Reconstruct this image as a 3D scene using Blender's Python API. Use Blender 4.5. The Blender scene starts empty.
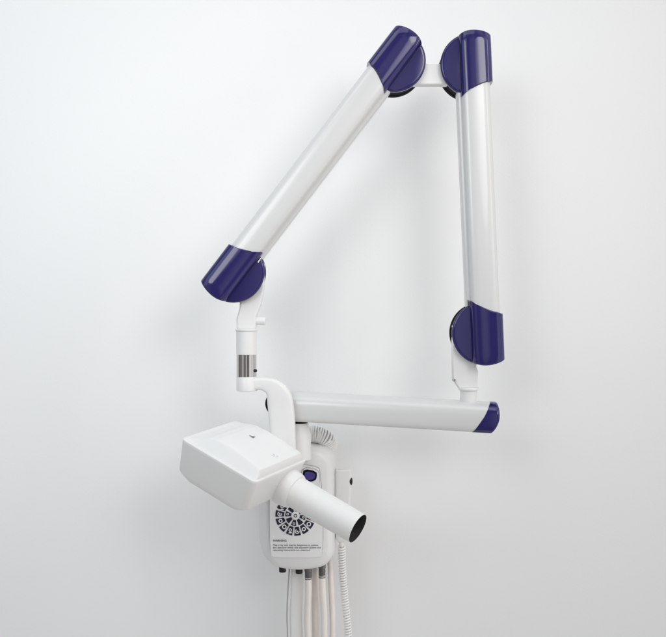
import bpy, bmesh, math, random
from mathutils import Vector, Matrix
R = math.radians
rnd = random.Random(7)
sc = bpy.context.scene
C = sc.collection

# ------------------------------------------------------------------ camera
D, S, CZ = 2.8, 0.003, 1.6            # distance to the wall, metres per photo pixel on the wall, eye height
cam_d = bpy.data.cameras.new('camera'); cam = bpy.data.objects.new('camera', cam_d); C.objects.link(cam)
cam.location = (0, -D, CZ); cam.rotation_euler = (R(90), 0, 0)
cam_d.sensor_width = 36; cam_d.angle = 2*math.atan(333*S/D)
cam_d.clip_start = .05; cam_d.clip_end = 60
sc.camera = cam

# ------------------------------------------------------------------ light
w = bpy.data.worlds.new('World'); sc.world = w; w.use_nodes = True
wn = w.node_tree; bg = wn.nodes['Background']; bg.inputs[1].default_value = .74
# invented room glow: brighter above, upright noise bands added for streaky reflections
wtc = wn.nodes.new('ShaderNodeTexCoord'); sep = wn.nodes.new('ShaderNodeSeparateXYZ'); wn.links.new(wtc.outputs['Generated'], sep.inputs[0])
cmb = wn.nodes.new('ShaderNodeCombineXYZ'); wn.links.new(sep.outputs['X'], cmb.inputs['X']); wn.links.new(sep.outputs['Y'], cmb.inputs['Y'])
wno = wn.nodes.new('ShaderNodeTexNoise'); wno.inputs['Scale'].default_value = 1.7; wno.inputs['Detail'].default_value = 1; wn.links.new(cmb.outputs[0], wno.inputs['Vector'])
wr = wn.nodes.new('ShaderNodeValToRGB'); wn.links.new(wno.outputs['Fac'], wr.inputs[0])
wr.color_ramp.elements[0].position = .42; wr.color_ramp.elements[0].color = (.22, .22, .23, 1)
wr.color_ramp.elements[1].position = .58; wr.color_ramp.elements[1].color = (1.25, 1.27, 1.3, 1)
wz = wn.nodes.new('ShaderNodeValToRGB'); wn.links.new(sep.outputs['Z'], wz.inputs[0])
wz.color_ramp.elements[0].position = 0; wz.color_ramp.elements[0].color = (1.05, 1.01, .97, 1)
wz.color_ramp.elements[1].position = .7; wz.color_ramp.elements[1].color = (1.42, 1.45, 1.48, 1)
wm = wn.nodes.new('ShaderNodeMix'); wm.data_type = 'RGBA'; wm.blend_type = 'MULTIPLY'; wm.inputs['Factor'].default_value = 1
wn.links.new(wr.outputs[0], wm.inputs['A']); wn.links.new(wz.outputs[0], wm.inputs['B']); wn.links.new(wm.outputs['Result'], bg.inputs[0])
def area(name, loc, target, sx, sy, power, col):
    l = bpy.data.lights.new(name, 'AREA'); l.shape = 'RECTANGLE'; l.size = sx; l.size_y = sy
    l.energy = power; l.color = col
    o = bpy.data.objects.new(name, l); C.objects.link(o); o.location = loc
    o.rotation_euler = (Vector(target)-Vector(loc)).to_track_quat('-Z', 'Y').to_euler()
    return o
area('ceiling_lamp_front', (-.5, -2.0, 4.1), (-.3, 0, 1.6), 2.4, 1.2, 14, (.97, .99, 1))
area('cool_fill_left', (-2.5, -2.0, 2.7), (-.6, 0, 2.0), 1.6, 1.6, 9, (.60, .87, 1))  # added cool fill for the brighter, bluish upper left wall, not a window
area('front_lamp', (-1.3, -3.4, 2.9), (-.1, 0, 1.9), 1.6, 1.6, 9, (.97, .99, 1))
area('front_lamp_right', (1.5, -3.0, 3.2), (-.1, 0, 1.9), 1.2, .8, 6, (1, .98, .96))
area('edge_streak_strip', (2.3, -1.5, 2.5), (0, -.2, 1.7), .10, 1.4, 5, (1, .94, .86))  # unseen strip added for warm streaks along the right-hand edges
def spot(name, loc, target, deg, power, rad, col):
    l = bpy.data.lights.new(name, 'SPOT'); l.energy = power; l.color = col; l.spot_size = R(deg); l.spot_blend = 1; l.shadow_soft_size = rad
    o = bpy.data.objects.new(name, l); C.objects.link(o); o.location = loc
    o.rotation_euler = (Vector(target)-Vector(loc)).to_track_quat('-Z', 'Y').to_euler()
spot('hotspot_fill_left', (-1.5, -3.3, 2.75), (-.25, 0, 1.98), 42, 100, .75, (.97, .99, 1))  # unseen spot added to brighten the middle of the wall
spot('hotspot_fill_right', (1.4, -3.2, 2.9), (-.10, 0, 1.90), 42, 118, .75, (1, .99, .98))  # its added counterpart from the right, also only to lift the wall centre
sc.view_settings.view_transform = 'Standard'; sc.view_settings.look = 'None'
sc.view_settings.exposure = .07; sc.view_settings.gamma = 1
sc.cycles.max_bounces = 8; sc.cycles.diffuse_bounces = 5

# ------------------------------------------------------------------ materials
def mat(name, col, rough=.4, metal=0, coat=0, var=.0, bump=0, bscale=400, spec=.5, vscale=9):
    m = bpy.data.materials.new(name); m.use_nodes = True
    nt = m.node_tree; b = nt.nodes['Principled BSDF']
    b.inputs['Base Color'].default_value = (*col, 1); b.inputs['Roughness'].default_value = rough
    b.inputs['Metallic'].default_value = metal; b.inputs['Coat Weight'].default_value = coat
    b.inputs['Coat Roughness'].default_value = .08; b.inputs['Specular IOR Level'].default_value = spec
    tc = nt.nodes.new('ShaderNodeTexCoord')
    if var:
        n = nt.nodes.new('ShaderNodeTexNoise'); n.inputs['Scale'].default_value = vscale; n.inputs['Detail'].default_value = 6
        nt.links.new(tc.outputs['Object'], n.inputs['Vector'])
        mx = nt.nodes.new('ShaderNodeMix'); mx.data_type = 'RGBA'
        mx.inputs['A'].default_value = (*[c*(1-var) for c in col], 1); mx.inputs['B'].default_value = (*[min(1, c*(1+var*.6)) for c in col], 1)
        nt.links.new(n.outputs['Fac'], mx.inputs['Factor']); nt.links.new(mx.outputs['Result'], b.inputs['Base Color'])
        mr = nt.nodes.new('ShaderNodeMapRange'); mr.inputs['To Min'].default_value = rough*.8; mr.inputs['To Max'].default_value = min(1, rough*1.25)
        nt.links.new(n.outputs['Fac'], mr.inputs['Value']); nt.links.new(mr.outputs['Result'], b.inputs['Roughness'])
    if bump:
        n2 = nt.nodes.new('ShaderNodeTexNoise'); n2.inputs['Scale'].default_value = bscale; n2.inputs['Detail'].default_value = 3
        nt.links.new(tc.outputs['Object'], n2.inputs['Vector'])
        bp = nt.nodes.new('ShaderNodeBump'); bp.inputs['Strength'].default_value = bump; bp.inputs['Distance'].default_value = .001
        nt.links.new(n2.outputs['Fac'], bp.inputs['Height']); nt.links.new(bp.outputs['Normal'], b.inputs['Normal'])
    return m
M = dict(
    wall=mat('wall_paint', (.836, .838, .835), .62, var=.012, bump=.30, bscale=150, spec=.3, vscale=1.6),
    white=mat('white_plastic', (.755, .75, .74), .34, var=.02, bump=.06, bscale=900),
    arm=mat('arm_enamel', (.61, .61, .603), .30, coat=.4),
    blue=mat('indigo_gloss_plastic', (.019, .015, .102), .08, var=.04, spec=.5),
    dark=mat('dark_navy_plastic', (.004, .004, .008), .7, var=.1, spec=.12),
    black=mat('black_rubber', (.010, .010, .011), .6, var=.1),
    chrome=mat('brushed_chrome', (.60, .59, .57), .12, metal=1),
    gland=mat('cable_gland_metal', (.20, .19, .19), .38, metal=.6, var=.2, vscale=200),
    cone=mat('cone_plastic', (.76, .755, .74), .42, var=.05, bump=.12, bscale=350, vscale=55),
    lead=mat('cone_lining', (.035, .034, .034), .75, var=.3, vscale=60),
    panel=mat('panel_film', (.80, .80, .79), .3, var=.01),
    line=mat('panel_print_grey', (.45, .45, .45), .5, var=.02),
    text=mat('panel_print_ink', (.09, .08, .075), .55, var=.02),
    ink=mat('small_mark_ink', (.20, .195, .20), .5, var=.02),
    key=mat('keypad_ink', (.012, .010, .040), .35, var=.1),
    keyred=mat('keypad_symbol_red', (.42, .06, .05), .4, var=.02),
    glass=mat('display_glass', (.030, .020, .20), .12, coat=.8, var=.1),
    cord=mat('cord_pvc', (.84, .835, .82), .42, var=.03),
    beige=mat('beige_cable', (.82, .765, .72), .5, var=.06, vscale=30),
    grey=mat('grey_cable', (.40, .40, .40), .5, var=.04),
)

# ------------------------------------------------------------------ helpers
def at(px, py, y):                      # a point in metres, y in front of the wall (negative is towards the camera)
    d = D+y
    return Vector(((px-333)*S*d/D, y, CZ+(318.5-py)*S*d/D))
def px_m(n, y): return n*S*(D+y)/D
def link(name, bm, ms, parent=None, bevel=0, seg=3, smooth=35, mw=None, flip=True):
    if flip: bmesh.ops.recalc_face_normals(bm, faces=bm.faces)
    me = bpy.data.meshes.new(name); bm.to_mesh(me); bm.free()
    for p in me.polygons: p.use_smooth = True
    me.set_sharp_from_angle(angle=R(smooth))
    for m_ in (ms if isinstance(ms, (list, tuple)) else [ms]): me.materials.append(m_)
    o = bpy.data.objects.new(name, me); C.objects.link(o)
    # give the mesh a sane origin: its own centre
    if mw is None:
        n = len(me.vertices); c = sum((v.co for v in me.vertices), Vector())/n
        me.transform(Matrix.Translation(-c)); mw = Matrix.Translation(c)
    o['_mw'] = 1; del o['_mw']
    WM[o.name] = mw.copy()
    if parent is not None:
        o.parent = parent; o.matrix_basis = WM[parent.name].inverted() @ mw
    else: o.matrix_basis = mw
    if bevel:
        b = o.modifiers.new('bevel', 'BEVEL'); b.width = bevel; b.segments = seg; b.limit_method = 'ANGLE'; b.angle_limit = R(40)
        b.harden_normals = True
    return o
WM = {}
def thing(name, loc, label, cat, group=None):
    o = bpy.data.objects.new(name, None); C.objects.link(o); o.location = loc; o.empty_display_size = .05
    WM[o.name] = Matrix.Translation(loc)
    o['label'] = label; o['category'] = cat
    if group: o['group'] = group
    return o
def loft(bm, rings, cap0=True, cap1=True, mi=0):
    vs = [[bm.verts.new(p) for p in r] for r in rings]; n = len(vs[0]); fs = []
    for a, b in zip(vs, vs[1:]):
        for i in range(n): fs.append(bm.faces.new((a[i], a[(i+1) % n], b[(i+1) % n], b[i])))
    if cap0: fs.append(bm.faces.new(vs[0][::-1]))
    if cap1: fs.append(bm.faces.new(vs[-1]))
    for f in fs: f.material_index = mi
    return vs
def chaikin(pts, n=2, closed=True):
    for _ in range(n):
        out = []; m = len(pts)
        for i in range(m if closed else m-1):
            a, b = Vector(pts[i]), Vector(pts[(i+1) % m]); out += [a*.75+b*.25, a*.25+b*.75]
        pts = out
    return pts
def frame(axis, hint=Vector((0, 0, 1))):
    z = Vector(axis).normalized(); x = hint.cross(z)
    if x.length < 1e-4: x = Vector((1, 0, 0)).cross(z)
    x.normalize(); return x, z.cross(x), z
def lathe(bm, p0, axis, prof, n=48, mi=0, cap0=True, cap1=True):   # prof: (distance along axis, radius)
    x, y, z = frame(axis); p0 = Vector(p0)
    loft(bm, [[p0+z*h+(x*math.cos(2*math.pi*i/n)+y*math.sin(2*math.pi*i/n))*r for i in range(n)] for h, r in prof], cap0, cap1, mi)
def round_cyl(bm, p0, axis, L, r, b=.003, n=48, mi=0):
    k = [(b*(1-math.cos(t)), r-b*(1-math.sin(t))) for t in (0, .4, .8, 1.2, 1.5708)]
    lathe(bm, p0, axis, k+[(L-h, rr) for h, rr in k[::-1]], n, mi)
def prism(bm, pts, y0, y1, mi=0):       # outline in x, z; extruded along y
    loft(bm, [[Vector((p[0], y0, p[1])) for p in pts], [Vector((p[0], y1, p[1])) for p in pts]], mi=mi)
def catmull(pts, n=8):
    pts = [Vector(p) for p in pts]; P = [2*pts[0]-pts[1]]+pts+[2*pts[-1]-pts[-2]]; out = []
    for i in range(1, len(P)-2):
        a, b, c, d = P[i-1:i+3]
        for k in range(n):
            t = k/n; out.append(.5*((2*b)+(c-a)*t+(2*a-5*b+4*c-d)*t*t+(3*b-a-3*c+d)*t**3))
    return out+[pts[-1]]
def tube(bm, path, r, n=12, mi=0, flat=1.0):
    rings = []; nrm = None
    for i, p in enumerate(path):
        t = (path[min(i+1, len(path)-1)]-path[max(i-1, 0)]).normalized()
        if nrm is None: nrm = frame(t)[0]
        nrm = (nrm-t*nrm.dot(t)).normalized(); bn = t.cross(nrm)
        rr = r[i] if isinstance(r, list) else r
        rings.append([p+nrm*math.cos(2*math.pi*k/n)*rr+bn*math.sin(2*math.pi*k/n)*rr*flat for k in range(n)])
    loft(bm, rings, mi=mi)
def helix(path, R0, pitch, per=12):     # a coil wound round a path
    L = [0]
    for a, b in zip(path, path[1:]): L.append(L[-1]+(b-a).length)
    tot = L[-1]; N = int(tot/pitch*per); out = []; j = 0; nrm = None
    for i in range(N+1):
        s = tot*i/N
        while j < len(L)-2 and L[j+1] < s: j += 1
        f = (s-L[j])/max(1e-9, L[j+1]-L[j]); p = path[j].lerp(path[j+1], f); t = (path[j+1]-path[j]).normalized()
        if nrm is None: nrm = frame(t)[0]
        nrm = (nrm-t*nrm.dot(t)).normalized(); bn = t.cross(nrm); a = 2*math.pi*i/per
        out.append(p+(nrm*math.cos(a)+bn*math.sin(a))*R0)
    return out

# ------------------------------------------------------------------ the wall
bm = bmesh.new()
prism(bm, [(-3.6, -.2), (3.6, -.2), (3.6, 4.2), (-3.6, 4.2)], 0, .12)
wl = link('wall', bm, M['wall'], mw=Matrix.Identity(4)); wl['kind'] = 'structure'

# ------------------------------------------------------------------ the machine
root = thing('dental_xray_machine', at(300, 508, 0), 'white wall mounted dental x-ray machine with folding arm, indigo joint covers and boxy tube head', 'x-ray machine')

YA = -.30                                # depth of the folding arms
ARM = chaikin([(-.0415, -.0325), (-.0430, .014), (-.0405, .0205), (-.0330, .0225), (-.0315, .027), (-.0300, .036), (-.0245, .0425), (-.010, .0455), (.012, .0455),
               (.030, .0430), (.0412, .0358), (.0462, .023), (.0462, -.023), (.039, -.0325)], 2)
CAP = chaikin([(-.0395, -.034), (-.0405, .025), (-.0388, .0335), (-.034, .0420), (-.024, .0468), (-.006, .0485), (.014, .0485), (.031, .046), (.0425, .0385),
               (.0472, .026), (.0472, -.025), (.040, -.034)], 2)
SP, RL = -.006, .0840
def basis(p, q, side):
    a = (q-p).normalized(); f = Vector((0, -1, 0)); s = a.cross(f)*-side
    return a, s, f
def rim(x): t = max(0, min(1, (x+.037)/.083)); return .050+.036*(1-t)**1.9
def make_arm(name, p, q, side, side_pin=0):
    a, s, f = basis(p, q, side); L = (q-p).length; bm = bmesh.new()
    rings = []
    for h in [.09+(L-.18)*(i-1)/10 for i in range(13)]: rings.append([p+a*h+s*x+f*z for x, z in ARM])
    for e, sgn in ((0, 1), (-1, -1)):    # the ends follow the curved rims of the covers and stop just inside them
        rings[e] = [p+a*((0 if e == 0 else L)+sgn*(rim(x)-.014))+s*x+f*z for x, z in ARM]
    loft(bm, rings); o = link(name, bm, M['arm'], root, smooth=28)
    if side_pin:
        bm = bmesh.new(); h0 = .074 if side_pin > 0 else L-.074
        tube(bm, [p+a*(h0+d)+s*(-.0385)+f*.0245 for d in (0, .008, .016)], .0026, 12)
        link('pin', bm, M['chrome'], o)
    return o
def make_cover(arm, p, q, side):         # indigo cover at pivot p; the arm leaves towards q
    a, s, f = basis(p, q, side); bm = bmesh.new(); p = p-s*SP
    a_in = rim
    def a_out(x): return -math.sqrt(.0852**2-(x-SP)**2) if x < SP else -(.0852-4.0*(x-SP)**2)
    rings = []
    cz = (.0, .005)
    for k in (0, .006, .02):             # thin step where the cover meets the arm
        rings.append([p+a*(a_in(x)-k)+s*x+f*z for x, z in CAP])
    for t in (.3, .6, .85): rings.append([p+a*((a_in(x)-.02)*(1-t)+(a_out(x)+.010)*t)+s*x+f*z for x, z in CAP])
    for k in range(1, 7):                # rounded end
        th = k/6*math.pi/2; sh = .0055*(1-math.cos(th)); e = .0055*math.sin(th)
        rings.append([p+a*(a_out(x)+.0055-e)+s*(x*(1-sh/.045*.8))+f*(z+(-sh if z > .02 else 0)) for x, z in CAP])
    loft(bm, rings)
    c = p+s*SP                           # round cheek behind the front face
    b = .006
    def cut(r_, n=80):                   # circle trimmed flat on the side away from the cheek
        lim = .034; out = []
        for k in range(n):
            t = 2*math.pi*k/n; x_, z_ = r_*math.cos(t), r_*math.sin(t); out.append((min(x_, lim-SP), z_))
        return out
    prof = [(.008, RL-.001)]+[(.024-b+b*math.sin(t), RL-b+b*math.cos(t)) for t in (0, .4, .8, 1.2, 1.57)]+[(.0242, RL-b-.003), (.0244, RL*.3)]
    loft(bm, [[c+f*h+s*x_+a*z_ for x_, z_ in cut(r_)] for h, r_ in prof])
    o = link('joint_cover', bm, M['blue'], arm, smooth=30)
    bm = bmesh.new(); loft(bm, [[c-f*h+s*x_+a*z_ for x_, z_ in cut(r_)] for h, r_ in ((0, RL-.004), (.034, RL-.004), (.034, RL-.004), (.036, RL-.002), (.054, RL-.002), (.056, RL-.005))])
    link('joint_back_plate', bm, M['dark'], arm)
    return c
pTR, pBR = at(470.8, 66.5, YA), at(482.3, 333, YA)
pTL, pBL = at(393.8, 62.5, YA), at(234, 271.5, YA)
# right arm stands upright, left arm leans
far = make_arm('upright_arm', pBR, pTR, -1, 1)
make_cover(far, pTR, pBR, 1); make_cover(far, pBR, pTR, -1)
near = make_arm('slanted_arm', pTL, pBL, -1, -1)
make_cover(near, pTL, pBL, -1); make_cover(near, pBL, pTL, 1)

# link bar between the two upper joints
bm = bmesh.new()
zl = at(425, 70.5, YA).z
def rrect(cx, cz, hw, hh, r, n=6):
    out = []
    for qx, qz, a0 in ((1, 1, 0), (-1, 1, 90), (-1, -1, 180), (1, -1, 270)):
        for k in range(n+1):
            t = R(a0+90*k/n); out.append((cx+qx*(hw-r)+r*math.cos(t), cz+qz*(hh-r)+r*math.sin(t)))
    return out
xa, xb = pTL.x, pTR.x
prism(bm, rrect((xa+xb)/2, zl-.011, (xb-xa)/2+.02, .028, .010), YA-.006, YA+.028)
link('link_bar', bm, M['white'], root, bevel=.004)

# fork under the right arm, its collar and pin
def poly(pts, y): return [(at(a, b, y).x, at(a, b, y).z) for a, b in pts]
bm = bmesh.new()
prism(bm, poly([(453, 326), (452.5, 352), (453, 380), (459.5, 389), (477.5, 389), (478, 371), (476, 366), (486, 350), (492, 330), (480, 312), (462, 312)], YA), YA-.004, YA+.030)
frk = link('arm_fork', bm, M['white'], root, bevel=.004)
bm = bmesh.new(); round_cyl(bm, at(453.5, 379.5, YA)+Vector((0, -.004, 0)), (0, -1, 0), .008, .0048, .0015, 20)
link('screw', bm, M['chrome'], frk)
bm = bmesh.new()
b0 = at(468.5, 402, YA); lathe(bm, b0, (0, 0, 1), [(0, .0225), (px_m(12, YA), .0225), (px_m(12, YA), .0265), (px_m(12.6, YA), .027), (px_m(14, YA), .027), (px_m(14.6, YA), .0262), (px_m(15, YA), .02)])
link('swivel_post', bm, M['white'], root, smooth=30)

# long swing arm from the wall mount
pA, pB = at(277, 405.5, -.235), at(484, 417.2, -.315)
ax = (pB-pA).normalized(); up = (Vector((0, 0, 1))-ax*ax.z).normalized(); fr = up.cross(ax); fr = fr if fr.y < 0 else -fr
HOR = chaikin([(-.040, -.030), (-.040, .018), (-.036, .029), (-.024, .0335), (.010, .0335), (.026, .028), (.037, .016), (.041, .002), (.041, -.026), (.036, -.030)], 2)
bm = bmesh.new(); LH = (pB-pA).length
def hb(u): return -.004+.044*(u+.04)/.08+.006*math.sin(math.pi*(u+.04)/.08)
loft(bm, [[pA+ax*(h*LH)+up*u+fr*v for u, v in HOR] for h in [i/14 for i in range(13)]]+[[pA+ax*(LH-.024+hb(u)*1.0)+up*u+fr*v for u, v in HOR]])
hor = link('swing_arm', bm, M['arm'], root, smooth=28)
bm = bmesh.new()
def ho(u): return .078-.0105*abs((u-.006)/.042)**2.6-(.006 if u < 0 else 0)*(-u/.04 if u < 0 else 0)
rings = [[pA+ax*(LH-.026+hb(u))+up*u*1.02+fr*(v*1.03) for u, v in HOR]]
for k in range(0, 6):
    th = k/5*math.pi/2; e = .008*math.sin(th); sh = 1-.14*(1-math.cos(th))
    rings.append([pA+ax*(LH-.030+ho(u)*.9-.008+e)+up*u*1.02*sh+fr*v*1.03*sh for u, v in HOR])
loft(bm, rings); link('end_cap', bm, M['blue'], hor, smooth=30)
bm = bmesh.new(); lathe(bm, at(284, 390, -.237)-Vector((0, 0, .082)), (0, 0, 1), [(0, .033), (.09, .033), (.094, .030)], 40)
# mount column from the control box up to the arm
bm.free(); bm = bmesh.new()
mc = at(298, 421, -.225)
lathe(bm, mc+Vector((0, .0, -.105)), (0, 0, 1), [(0, .036), (.07, .036), (.086, .031), (.1, .029)], 48)
col = link('mount_column', bm, M['white'], root, smooth=30)
bm = bmesh.new(); round_cyl(bm, mc+Vector((0, 0, -.006)), (0, 0, 1), .012, .026, .002)
link('bearing_ring', bm, M['dark'], col)

# left drop post under the slanted arm
YP = YA+.005
bm = bmesh.new()
prism(bm, poly([(243, 262), (264, 262), (264, 290), (261, 304), (256.5, 316), (256, 329.5), (236.5, 329.5), (236.5, 319), (239.5, 308), (240, 296)], YP), YP-.006, YP+.028)
lf = link('drop_fork', bm, M['white'], root, bevel=.006)
bm = bmesh.new(); kc = at(255, 321, YP)
round_cyl(bm, kc+Vector((0, .006, 0)), (1, -.12, 0), .028, .0105, .003, 32); link('knob', bm, M['white'], lf)
bm = bmesh.new(); cx = at(246.5, 330, YP); u = px_m(1, YP); rr = 10.2*u
lathe(bm, cx-Vector((0, 0, 24.5*u)), (0, 0, 1), [(0, rr), (23.3*u, rr), (23.3*u, rr+.0012), (24*u, rr+.0028), (25*u, rr+.0028), (25.4*u, rr+.001), (26*u, rr-.003)])
post = link('drop_post', bm, M['white'], root, smooth=30)
bm = bmesh.new(); lathe(bm, cx-Vector((0, 0, 47*u)), (0, 0, 1), [(0, rr*.98), (22.6*u, rr*.98)])
cr = link('chrome_sleeve', bm, M['chrome'], root, smooth=30)
bm = bmesh.new(); round_cyl(bm, cx+Vector((rr*.88, -.012, -40.5*u)), (1, -.5, 0), .004, .0045, .001, 16); link('set_screw', bm, M['black'], cr)

# yoke: block under the sleeve, then a broad strap that bends down to the tube head
YY = -.295
def strap(path):                         # (px, py, half width px, half depth m)
    pts = path; rings = []
    P = [at(a, b, YY) for a, b, _, _ in pts]
    for i in range(len(P)):
        t = (P[min(i+1, len(P)-1)]-P[max(i-1, 0)]).normalized(); n = Vector((t.z, 0, -t.x)).normalized()
        hw = px_m(pts[i][2], YY); hd = pts[i][3]
        ring = [(math.copysign(abs(math.cos(th))**.45, math.cos(th))*hw, math.copysign(abs(math.sin(th))**.45, math.sin(th))*hd) for th in [2*math.pi*k/40 for k in range(40)]]
        rings.append([P[i]+n*x+Vector((0, y_, 0)) for x, y_ in ring])
    return rings
raw = [(249, 383.5, 6.5, .020), (256, 383.4, 6.2, .020), (262, 383.5, 6.4, .020), (268, 385.0, 7.6, .020), (273, 387.8, 9.4, .020), (277, 392.5, 11.4, .020), (279.6, 399, 12.6, .019), (281.0, 408, 13.0, .018), (282.2, 422, 13.0, .018), (283, 436, 12.6, .018), (284, 452, 12, .018), (284, 460, 10, .016)]
cm = catmull([Vector((a, b, c)) for a, b, c, d in raw], 5); dd = catmull([Vector((d, 0, 0)) for a, b, c, d in raw], 5)
bm = bmesh.new(); loft(bm, strap([(v.x, v.y, v.z, e.x) for v, e in zip(cm, dd)]))
u = px_m(1, YY)
lathe(bm, at(247, 390.8, YY), (0, 0, 1), [(0, 10.0*u), (.6*u, 10.6*u), (13.6*u, 10.6*u), (14.2*u, 10.2*u)])
yk = link('yoke', bm, M['white'], root, smooth=35)
bm = bmesh.new(); round_cyl(bm, at(278.2, 404, YY)+Vector((0, .026, 0)), (0, -1, 0), .014, px_m(13.4, YY), .002, 56)
link('pivot_disc', bm, M['dark'], yk)

# ------------------------------------------------------------------ tube head
HR = Matrix(((.8152, .4998, .2927), (-.4287, .8605, -.2752), (-.3894, .0988, .9158))).to_4x4()
HC = Vector((-.2231, -.42, CZ-.3334))
HM = Matrix.Translation(HC) @ HR
HL, HW = .239, .239
def hrect(x0, x1, y0, y1, z, r, n=7, dz=None):
    out = []
    for qx, qy, a0 in ((x1, y1, 0), (x0, y1, 90), (x0, y0, 180), (x1, y0, 270)):
        sx = -1 if qx == x1 else 1; sy = -1 if qy == y1 else 1
        for k in range(n+1):
            t = R(a0+90*k/n); x = qx+sx*r+r*math.cos(t); y = qy+sy*r+r*math.sin(t)
            out.append(Vector((x, y, z if dz is None else z+dz(x, y))))
    return out
bm = bmesh.new(); a, b = HL/2, HW/2
loft(bm, [hrect(-a+.045, a-.05, -b+.045, b-.045, -.112, .02), hrect(-a+.030, a-.040, -b+.030, b-.030, -.1105, .022), hrect(-a+.026, a-.034, -b+.024, b-.024, -.108, .022),
          hrect(-a+.011, a-.012, -b+.010, b-.010, -.091, .020), hrect(-a+.008, a-.009, -b+.008, b-.008, -.086, .018),
          hrect(-a+.001, a-.001, -b+.001, b-.001, -.008, .014), hrect(-a, a, -b, b, -.004, .014), hrect(-a+.001, a-.001, -b+.001, b-.001, -.0005, .013), hrect(-a+.004, a-.004, -b+.004, b-.004, .0012, .011)])
head = link('tube_head', bm, M['white'], root, smooth=38, mw=HM)
# raised lid: slopes up from the far end, highest a third of the way along, falls gently towards the cone end
def crown(x):
    t = (x+a)/HL
    ks = [(0, .0), (.06, .002), (.16, .011), (.27, .0235), (.36, .030), (.5, .0315), (.7, .0285), (.9, .0225), (.965, .0185), (1, .012)]
    for (t0, h0), (t1, h1) in zip(ks, ks[1:]):
        if t <= t1: f = (t-t0)/(t1-t0); f = f*f*(3-2*f)*.35+f*.65; return h0+(h1-h0)*f
    return .012
bm = bmesh.new(); NX = 72; gm = []
x0, x1, y0, y1 = -a+.010, a-.006, -b+.009, b-.009
side = [0, .0, .04, .25, .5, .75, .86, .92, .97, 1.03, 1.1]; mid = [.12, .3, .5, .7, .88]
NY = len(side)*2+len(mid)-1
for j in range(NY+1):
    row = []
    for i in range(NX+1):
        x = x0+(x1-x0)*i/NX; h = crown(x); wd = .003+h*.68; ns = len(side)
        if j < ns: f = side[j]; y = y0+wd*f
        elif j > NY-ns: f = side[NY-j]; y = y1-wd*f
        else: f = 1.1; ya, yb = y0+wd*1.1, y1-wd*1.1; y = ya+(yb-ya)*mid[j-ns]
        hf = f if f < .86 else .86+.14*math.sin(min(1, (f-.86)/.24)*math.pi/2)
        g = math.sin(min(1, (x1-x)/.007)*math.pi/2)
        row.append(bm.verts.new((x, y, -.003+(.0045 if j not in (0, NY) else 0)+h*hf*(.25+.75*g))))
    gm.append(row)
for j in range(NY):
    for i in range(NX): bm.faces.new((gm[j][i], gm[j][i+1], gm[j+1][i+1], gm[j+1][i]))
edge = [gm[0][i] for i in range(NX+1)]+[gm[j][NX] for j in range(1, NY+1)]+[gm[NY][i] for i in range(NX-1, -1, -1)]+[gm[j][0] for j in range(NY-1, 0, -1)]
low = [bm.verts.new((v.co.x, v.co.y, -.006)) for v in edge]
for i in range(len(edge)): bm.faces.new((edge[i], low[i], low[(i+1) % len(low)], edge[(i+1) % len(edge)]))
bm.faces.new(low)
lid = link('lid', bm, M['white'], head, smooth=22, mw=HM)
def on_lid(px, py, h):                   # where a photo point meets the lid at height h, in the head's own coordinates
    o = Vector((0, -D, CZ)); d = at(px, py, 0)-o; inv = HM.inverted(); lo = inv @ o; ld = inv.to_3x3() @ d
    t = (h-lo.z)/ld.z; return lo+ld*t
def lid_mark(name, pts, h0, m):
    bm = bmesh.new(); lo = [on_lid(x, y, h0) for x, y in pts]
    loft(bm, [[Vector((p.x, p.y, crown(p.x)+dz)) for p in lo] for dz in (-.002, .0022)])
    return link(name, bm, m, head, mw=HM)
lid_mark('logo_mark', [(248.2, 437.0), (251, 438.1), (254.9, 438.7), (252.6, 440.3), (250.6, 439.3)], .027, M['ink'])
lp = []
bm = bmesh.new()
for ox, oy in ((0, 0), (3.6, 1.3)):
    o_ = [(270.9+ox, 455.9+oy), (272.3+ox, 454.8+oy), (275.2+ox, 455.8+oy), (273.9+ox, 457.3+oy)]
    i_ = [(271.8+ox, 455.9+oy), (272.5+ox, 455.4+oy), (274.2+ox, 455.95+oy), (273.6+ox, 456.7+oy)]
    for k in range(4):
        q = [on_lid(*p, .023) for p in (o_[k], o_[(k+1) % 4], i_[(k+1) % 4], i_[k])]
        loft(bm, [[Vector((p.x, p.y, crown(p.x)+dz)) for p in q] for dz in (-.001, .0015)])
link('printed_symbol', bm, M['line'], head, mw=HM)
# round boss that carries the head on the yoke
bm = bmesh.new(); bp = HM @ Vector((0.01, b-.004, -.045)); yp = at(284, 447, YY)
lathe(bm, bp, (yp-bp), [(0, .034), ((yp-bp).length, .030)], 40); link('swivel_boss', bm, M['white'], head, smooth=30)
# cone: collar and open tube along the head's long axis
cy, czz = .0549, -.0633
bm = bmesh.new()
def hl(px_, prof, mi=0, n=64): lathe(bm, HM @ Vector((px_, cy, czz)), HM.to_3x3() @ Vector((1, 0, 0)), prof, n, mi)
hl(a-.012, [(0, .050), (.014, .0495), (.026, .0480), (.034, .0462), (.038, .0440), (.040, .0405)])
collar = link('cone_collar', bm, M['white'], head, smooth=30)
bm = bmesh.new(); x, y, z = frame(HM.to_3x3() @ Vector((1, 0, 0))); p0 = HM @ Vector((a+.01, cy, czz))
prof = [(0, .0405), (.035, .0405), (.12, .0398), (.2065, .0388), (.2083, .0386), (.2086, .0382), (.2083, .0378), (.206, .0376), (.06, .0376), (.04, .030), (.039, .001)]
n = 72; rings = [[p0+z*h+(x*math.cos(2*math.pi*i/n)+y*math.sin(2*math.pi*i/n))*r for i in range(n)] for h, r in prof]
vs = loft(bm, rings, True, True)
bm.faces.ensure_lookup_table()
for fi, f in enumerate(bm.faces):
    if fi >= n*6: f.material_index = 1
bm.faces[n*10].material_index = 0
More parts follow.
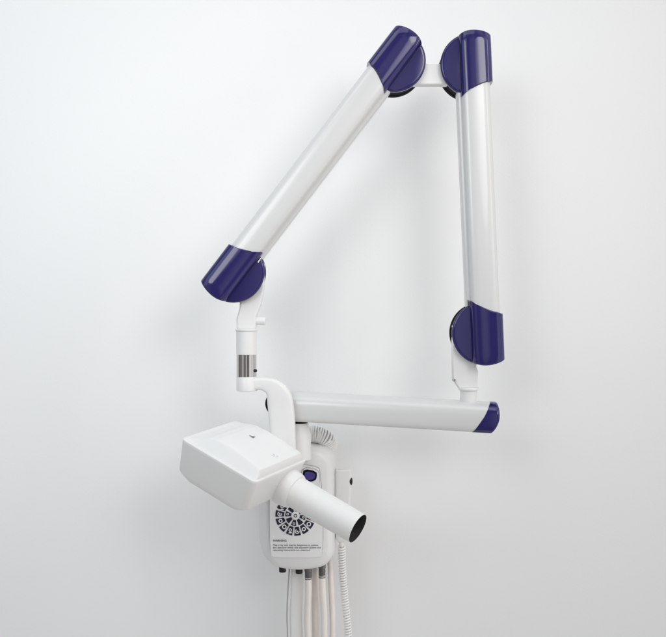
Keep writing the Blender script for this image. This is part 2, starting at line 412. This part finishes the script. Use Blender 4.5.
cone = link('cone', bm, [M['cone'], M['lead']], head, smooth=30)

# ------------------------------------------------------------------ control box on the wall
YB = -.205
def boxring(y, x0, x1, z0, z1, r, bow):
    c = [(x0, z0), (x1, z0), (x1, z1), (x0, z1)]; out = []
    N = 10
    # bottom (bowed down), right, top (bowed up), left with rounded corners
    def corner(cx, cz, a0): return [(cx+r*math.cos(R(a0+90*k/8)), cz+r*math.sin(R(a0+90*k/8))) for k in range(9)]
    pts = corner(x0+r, z0+r, 180)
    pts += [(x0+r+(x1-x0-2*r)*k/N, z0) for k in range(1, N)]
    pts += corner(x1-r, z0+r, 270)+[(x1, z0+r+(z1-z0-2*r)*k/N) for k in range(1, N)]
    pts += corner(x1-r, z1-r, 0)+[(x1-r-(x1-x0-2*r)*k/N, z1) for k in range(1, N)]
    pts += corner(x0+r, z1-r, 90)+[(x0, z1-r-(z1-z0-2*r)*k/N) for k in range(1, N)]
    mx, mz, hx, hz = (x0+x1)/2, (z0+z1)/2, (x1-x0)/2, (z1-z0)/2
    return [Vector((px_+0.0, y, pz+math.copysign(bow*(1-((px_-mx)/hx)**2), pz-mz)*min(1, abs(pz-mz)/hz*1.0))) for px_, pz in pts]
f0, f1 = at(264.5, 565.5, YB), at(333, 453, YB)
bm = bmesh.new()
X0, X1, Z0, Z1 = f0.x, f1.x, f0.z, f1.z
loft(bm, [boxring(0.0, X0-.030, X1+.014, Z0+.008, Z1+.012, .03, .012), boxring(-.06, X0-.024, X1+.012, Z0+.006, Z1+.012, .03, .012), boxring(-.150, X0-.010, X1+.005, Z0+.002, Z1+.008, .032, .016),
          boxring(-.180, X0, X1, Z0+.001, Z1+.003, .034, .018), boxring(-.194, X0+.004, X1-.004, Z0+.004, Z1-.002, .034, .018), boxring(-.201, X0+.010, X1-.010, Z0+.010, Z1-.008, .032, .018),
          boxring(YB, X0+.019, X1-.019, Z0+.018, Z1-.016, .028, .018)])
box = link('control_box', bm, M['white'], root, smooth=40)
# seam line round the box and the film panel
F = YB
bm = bmesh.new(); prism(bm, chaikin(poly([(269, 552), (269, 470), (276, 462), (317, 465), (321.5, 471), (324.5, 552), (318, 557), (275, 557)], F), 2), F-.0012, F+.012)
rim = link('panel_rim', bm, M['line'], box)
bm = bmesh.new(); prism(bm, chaikin(poly([(269.7, 555.2), (269.7, 470.8), (276.4, 462.8), (316.5, 465.8), (320.8, 471.5), (323.8, 555.2), (317.6, 557.2), (275.4, 557.2)], F), 2), F-.0022, F+.010)
pan = link('front_panel', bm, M['panel'], box)
FP = F-.0022
bm = bmesh.new(); prism(bm, chaikin(poly([(299.5, 486), (301, 466.6), (316, 468.2), (320, 472.5), (320.4, 486)], FP), 2), FP-.0010, FP+.001)
link('display_surround', bm, M['line'], box)
bm = bmesh.new(); prism(bm, chaikin(poly([(300.2, 486.2), (301.6, 467.3), (315.6, 468.9), (319.4, 473.0), (319.8, 486.2)], FP), 2), FP-.0016, FP+.001)
link('display_plate', bm, M['panel'], box)
bm = bmesh.new(); prism(bm, chaikin(poly([(303.6, 468.6), (316.6, 471.0), (317.0, 477.0), (315.0, 480.8), (302.6, 482.6), (302.6, 476)], FP), 1), FP-.0034, FP+.001)
prism(bm, chaikin(poly([(305.2, 470.8), (315.0, 472.6), (315.3, 476.6), (313.8, 479.2), (304.5, 480.6), (304.5, 476)], FP), 1), FP-.0040, FP+.001, mi=1)
link('display', bm, [M['dark'], M['glass']], box)
# keypad wheel
kc_ = at(295.5, 515.5, FP); u = px_m(1, FP)
NK = 14
def seg(bm, r0, r1, a0, a1, mi, y0, y1, n=5):
    pts = [(kc_.x+r1*math.cos(a0+(a1-a0)*k/n), kc_.z+r1*math.sin(a0+(a1-a0)*k/n)) for k in range(n+1)]
    pts += [(kc_.x+r0*math.cos(a1+(a0-a1)*k/n), kc_.z+r0*math.sin(a1+(a0-a1)*k/n)) for k in range(n+1)]
    prism(bm, pts, y1, y0, mi)
def ringmark(bm, cx, cz, r, wd, y0, y1, mi, n=14, gap=0):
    for k in range(n-gap):
        t0, t1 = 2*math.pi*k/n+1.9, 2*math.pi*(k+1)/n+1.9
        prism(bm, [(cx+r*math.cos(t0), cz+r*math.sin(t0)), (cx+r*math.cos(t1), cz+r*math.sin(t1)), (cx+(r-wd)*math.cos(t1), cz+(r-wd)*math.sin(t1)), (cx+(r-wd)*math.cos(t0), cz+(r-wd)*math.sin(t0))], y1, y0, mi)
for k in range(NK):
    a0 = 2*math.pi*k/NK+.11; a1 = a0+2*math.pi/NK; g = .055
    bm = bmesh.new(); seg(bm, 11.4*u, 20.0*u, a0+g, a1-g, 0, FP+.001, FP-.0014)
    am = (a0+a1)/2; mx, mz = kc_.x+15.8*u*math.cos(am), kc_.z+15.8*u*math.sin(am)
    red = k == 13
    if k % 4 == 0:
        ringmark(bm, mx, mz, 2.3*u, .9*u, FP-.001, FP-.0019, 1, 10)
    elif k % 4 == 1:
        ringmark(bm, mx, mz+.6*u, 1.7*u, .8*u, FP-.001, FP-.0019, 1, 8); seg_ = [(mx-1.8*u, mz-2.6*u), (mx+1.8*u, mz-2.6*u), (mx+1.3*u, mz-1.5*u), (mx-1.3*u, mz-1.5*u)]
        prism(bm, seg_, FP-.0019, FP-.001, 1)
    elif k % 4 == 2:
        ringmark(bm, mx, mz, 2.4*u, .8*u, FP-.001, FP-.0019, 1, 12, 3); prism(bm, [(mx-.7*u, mz-.7*u), (mx+.7*u, mz-.7*u), (mx+.7*u, mz+.7*u), (mx-.7*u, mz+.7*u)], FP-.0019, FP-.001, 1)
    else:
        ringmark(bm, mx, mz, 2.2*u, 1.0*u, FP-.001, FP-.0019, 1, 6)
    link('key', bm, [M['key'], M['keyred'] if red else M['panel']], box)
for k in range(8):
    a0 = 2*math.pi*k/8+.2; a1 = a0+2*math.pi/8; g = .12
    bm = bmesh.new(); seg(bm, 4.4*u, 10.2*u, a0+g, a1-g, 0, FP+.001, FP-.0014, 3)
    am = (a0+a1)/2; mx, mz = kc_.x+8*u*math.cos(am), kc_.z+8*u*math.sin(am)
    if k % 2: ringmark(bm, mx, mz, 1.3*u, .6*u, FP-.001, FP-.0019, 1, 6)
    link('key', bm, [M['key'], M['panel']], box)
bm = bmesh.new()
prism(bm, [(kc_.x+3.4*u*math.cos(2*math.pi*k/20), kc_.z+3.4*u*math.sin(2*math.pi*k/20)) for k in range(20)], FP-.0014, FP+.001)
ringmark(bm, kc_.x, kc_.z, 1.9*u, .8*u, FP-.001, FP-.0019, 1, 12)
link('centre_key', bm, [M['panel'], M['key']], box)
# printed warning
def text(name, body, loc, size, parent, m, xs=1.0, bold=0):
    cu = bpy.data.curves.new(name, 'FONT'); cu.body = body; cu.size = size; cu.extrude = .00015; cu.offset = bold; cu.resolution_u = 2
    cu.space_line = 1.0
    to = bpy.data.objects.new(name+'_tmp', cu); C.objects.link(to); bpy.context.view_layer.update()
    me = bpy.data.meshes.new_from_object(to); C.objects.unlink(to); bpy.data.objects.remove(to); me.name = name
    me.materials.clear(); me.materials.append(m)
    o = bpy.data.objects.new(name, me); C.objects.link(o)
    mw = Matrix.Translation(loc) @ Matrix.Rotation(R(90), 4, 'X') @ Matrix.Diagonal((xs, 1, 1, 1)); WM[o.name] = mw
    o.parent = parent; o.matrix_basis = WM[parent.name].inverted() @ mw
    return o
FT = FP-.0005
text('warning_heading', 'WARNING', at(273, 541.6, FT), .0082, box, M['text'], .95, .0001)
text('warning_text', 'This x-ray unit may be dangerous to patient\nand operator unless safe exposure factors and\noperating instructions are observed.', at(273, 545.8, FT), .0068, box, M['text'], 1.04, 0)
# feet, glands and hanging cables
def foot(px_, py_, y):
    bm = bmesh.new(); c = at(px_, py_, y); round_cyl(bm, c, (0, 0, 1), .026, .0098, .0015, 28); link('rubber_foot', bm, M['black'], box)
foot(282.5, 571.8, -.165); foot(299, 573.2, -.165)
def gland(px_, py0, py1, y):
    bm = bmesh.new(); c = at(px_, py1, y); L_ = px_m(py1-py0, y); pr = [(0, .0075), (.003, .0095)]
    k = .004
    while k < L_-.006: pr += [(k, .0098), (k+.0016, .0098), (k+.002, .0086), (k+.0032, .0086)]; k += .0036
    pr += [(L_-.005, .0108), (L_+.018, .0108)]
    lathe(bm, c, (0, 0, 1), pr, 28); link('cable_gland', bm, M['gland'], box, smooth=30)
gland(308.2, 569, 580, -.16); gland(322, 566, 578.5, -.15)
def cable(pts, r, m, flat=1.0, name='power_cable'):
    bm = bmesh.new(); tube(bm, catmull([at(*p) for p in pts], 8), r, 16, flat=flat); return link(name, bm, m, root, smooth=60)
cable([(308.2, 577, -.16), (308.4, 590, -.158), (307.6, 615, -.15), (308, 640, -.15), (308, 690, -.15)], .0095, M['beige'])
cable([(322, 575, -.15), (322.6, 590, -.148), (324, 615, -.145), (324, 640, -.145), (324, 690, -.145)], .0095, M['beige'])
cable([(315, 560, -.12), (315, 590, -.12), (315.5, 615, -.12), (316, 640, -.12), (316, 690, -.12)], .0110, M['beige'])
cable([(330, 556, -.12), (331.5, 590, -.12), (332.5, 615, -.12), (332.5, 640, -.12), (332.5, 690, -.12)], .0085, M['beige'])
cable([(297, 560, -.13), (297, 590, -.13), (296, 615, -.13), (296.5, 640, -.13), (296.5, 690, -.13)], .0060, M['cord'], 3.0, 'flat_cable')
cable([(290, 560, -.14), (288, 590, -.14), (287, 615, -.14), (287.5, 640, -.14), (286, 690, -.14)], .0020, M['grey'], 1, 'thin_cable')

# bunched coiled cord that lies on top of the box
bm = bmesh.new()
path = catmull([at(303, 436.5, -.150), at(310, 434, -.150), at(318, 434.5, -.150), at(326, 438.5, -.145), at(330, 446, -.12)], 10)
tube(bm, helix(path, .0220, .0056, 20), .0026, 8)
link('coiled_cord', bm, M['cord'], root, smooth=60)
bm = bmesh.new()
bx = at(339, 492, -.10)
prism(bm, rrect(at(338, 492, -.09).x, at(338, 492, -.09).z, .020, .028, .006), -.075, -.11)
link('handset_holder', bm, M['white'], root, bevel=.003)

# ------------------------------------------------------------------ hand switch hung beside the box
YH = -.135
hs = thing('hand_switch', at(343, 505, YH), 'white hand switch with black side button and curly cord, hung right of the control box', 'hand switch')
bm = bmesh.new(); rings = []
c0 = [(469.0, 7.4, .012), (470.2, 8.3, .0165), (473, 8.6, .018), (490, 8.2, .018), (505, 7.6, .0175), (525, 7.4, .016), (537, 6.4, .014), (541, 4.6, .010)]
for py_, hw, hd in c0:
    c = at(343.2+(py_-470)*.0-.02*(py_-470), py_, YH); hwm = px_m(hw, YH)
    rings.append([c+Vector((math.copysign(abs(math.cos(t))**.4, math.cos(t))*hwm, math.copysign(abs(math.sin(t))**.4, math.sin(t))*hd, 0)) for t in [2*math.pi*k/40 for k in range(40)]])
loft(bm, rings); link('handset', bm, M['white'], hs, smooth=35)
bm = bmesh.new(); bc = at(350.2, 480.5, YH)+Vector((0, -.0115, 0)); x, y, z = frame(Vector((1, -.35, 0)))
loft(bm, [[bc+z*h+x*math.cos(2*math.pi*i/28)*.0058*r+y*math.sin(2*math.pi*i/28)*.0105*r for i in range(28)] for h, r in ((-.004, 1), (.003, 1), (.0052, .85), (.0062, .5))])
link('button', bm, M['black'], hs, smooth=40)
bm = bmesh.new(); lathe(bm, at(341.6, 547, YH), (0, 0, 1), [(0, .0045), (.004, .006), (.016, .0085), (.02, .0085)], 24); link('strain_relief', bm, M['beige'], hs)
bm = bmesh.new()
path = catmull([at(341.8, 546, YH), at(342.2, 565, YH+.01), at(344, 590, YH+.02), at(346.5, 615, YH+.02), at(348.5, 640, YH+.02), at(349, 690, YH+.02)], 10)
tube(bm, helix(path, .0085, .0078, 14), .0027, 8); link('curly_cord', bm, M['cord'], hs, smooth=60)
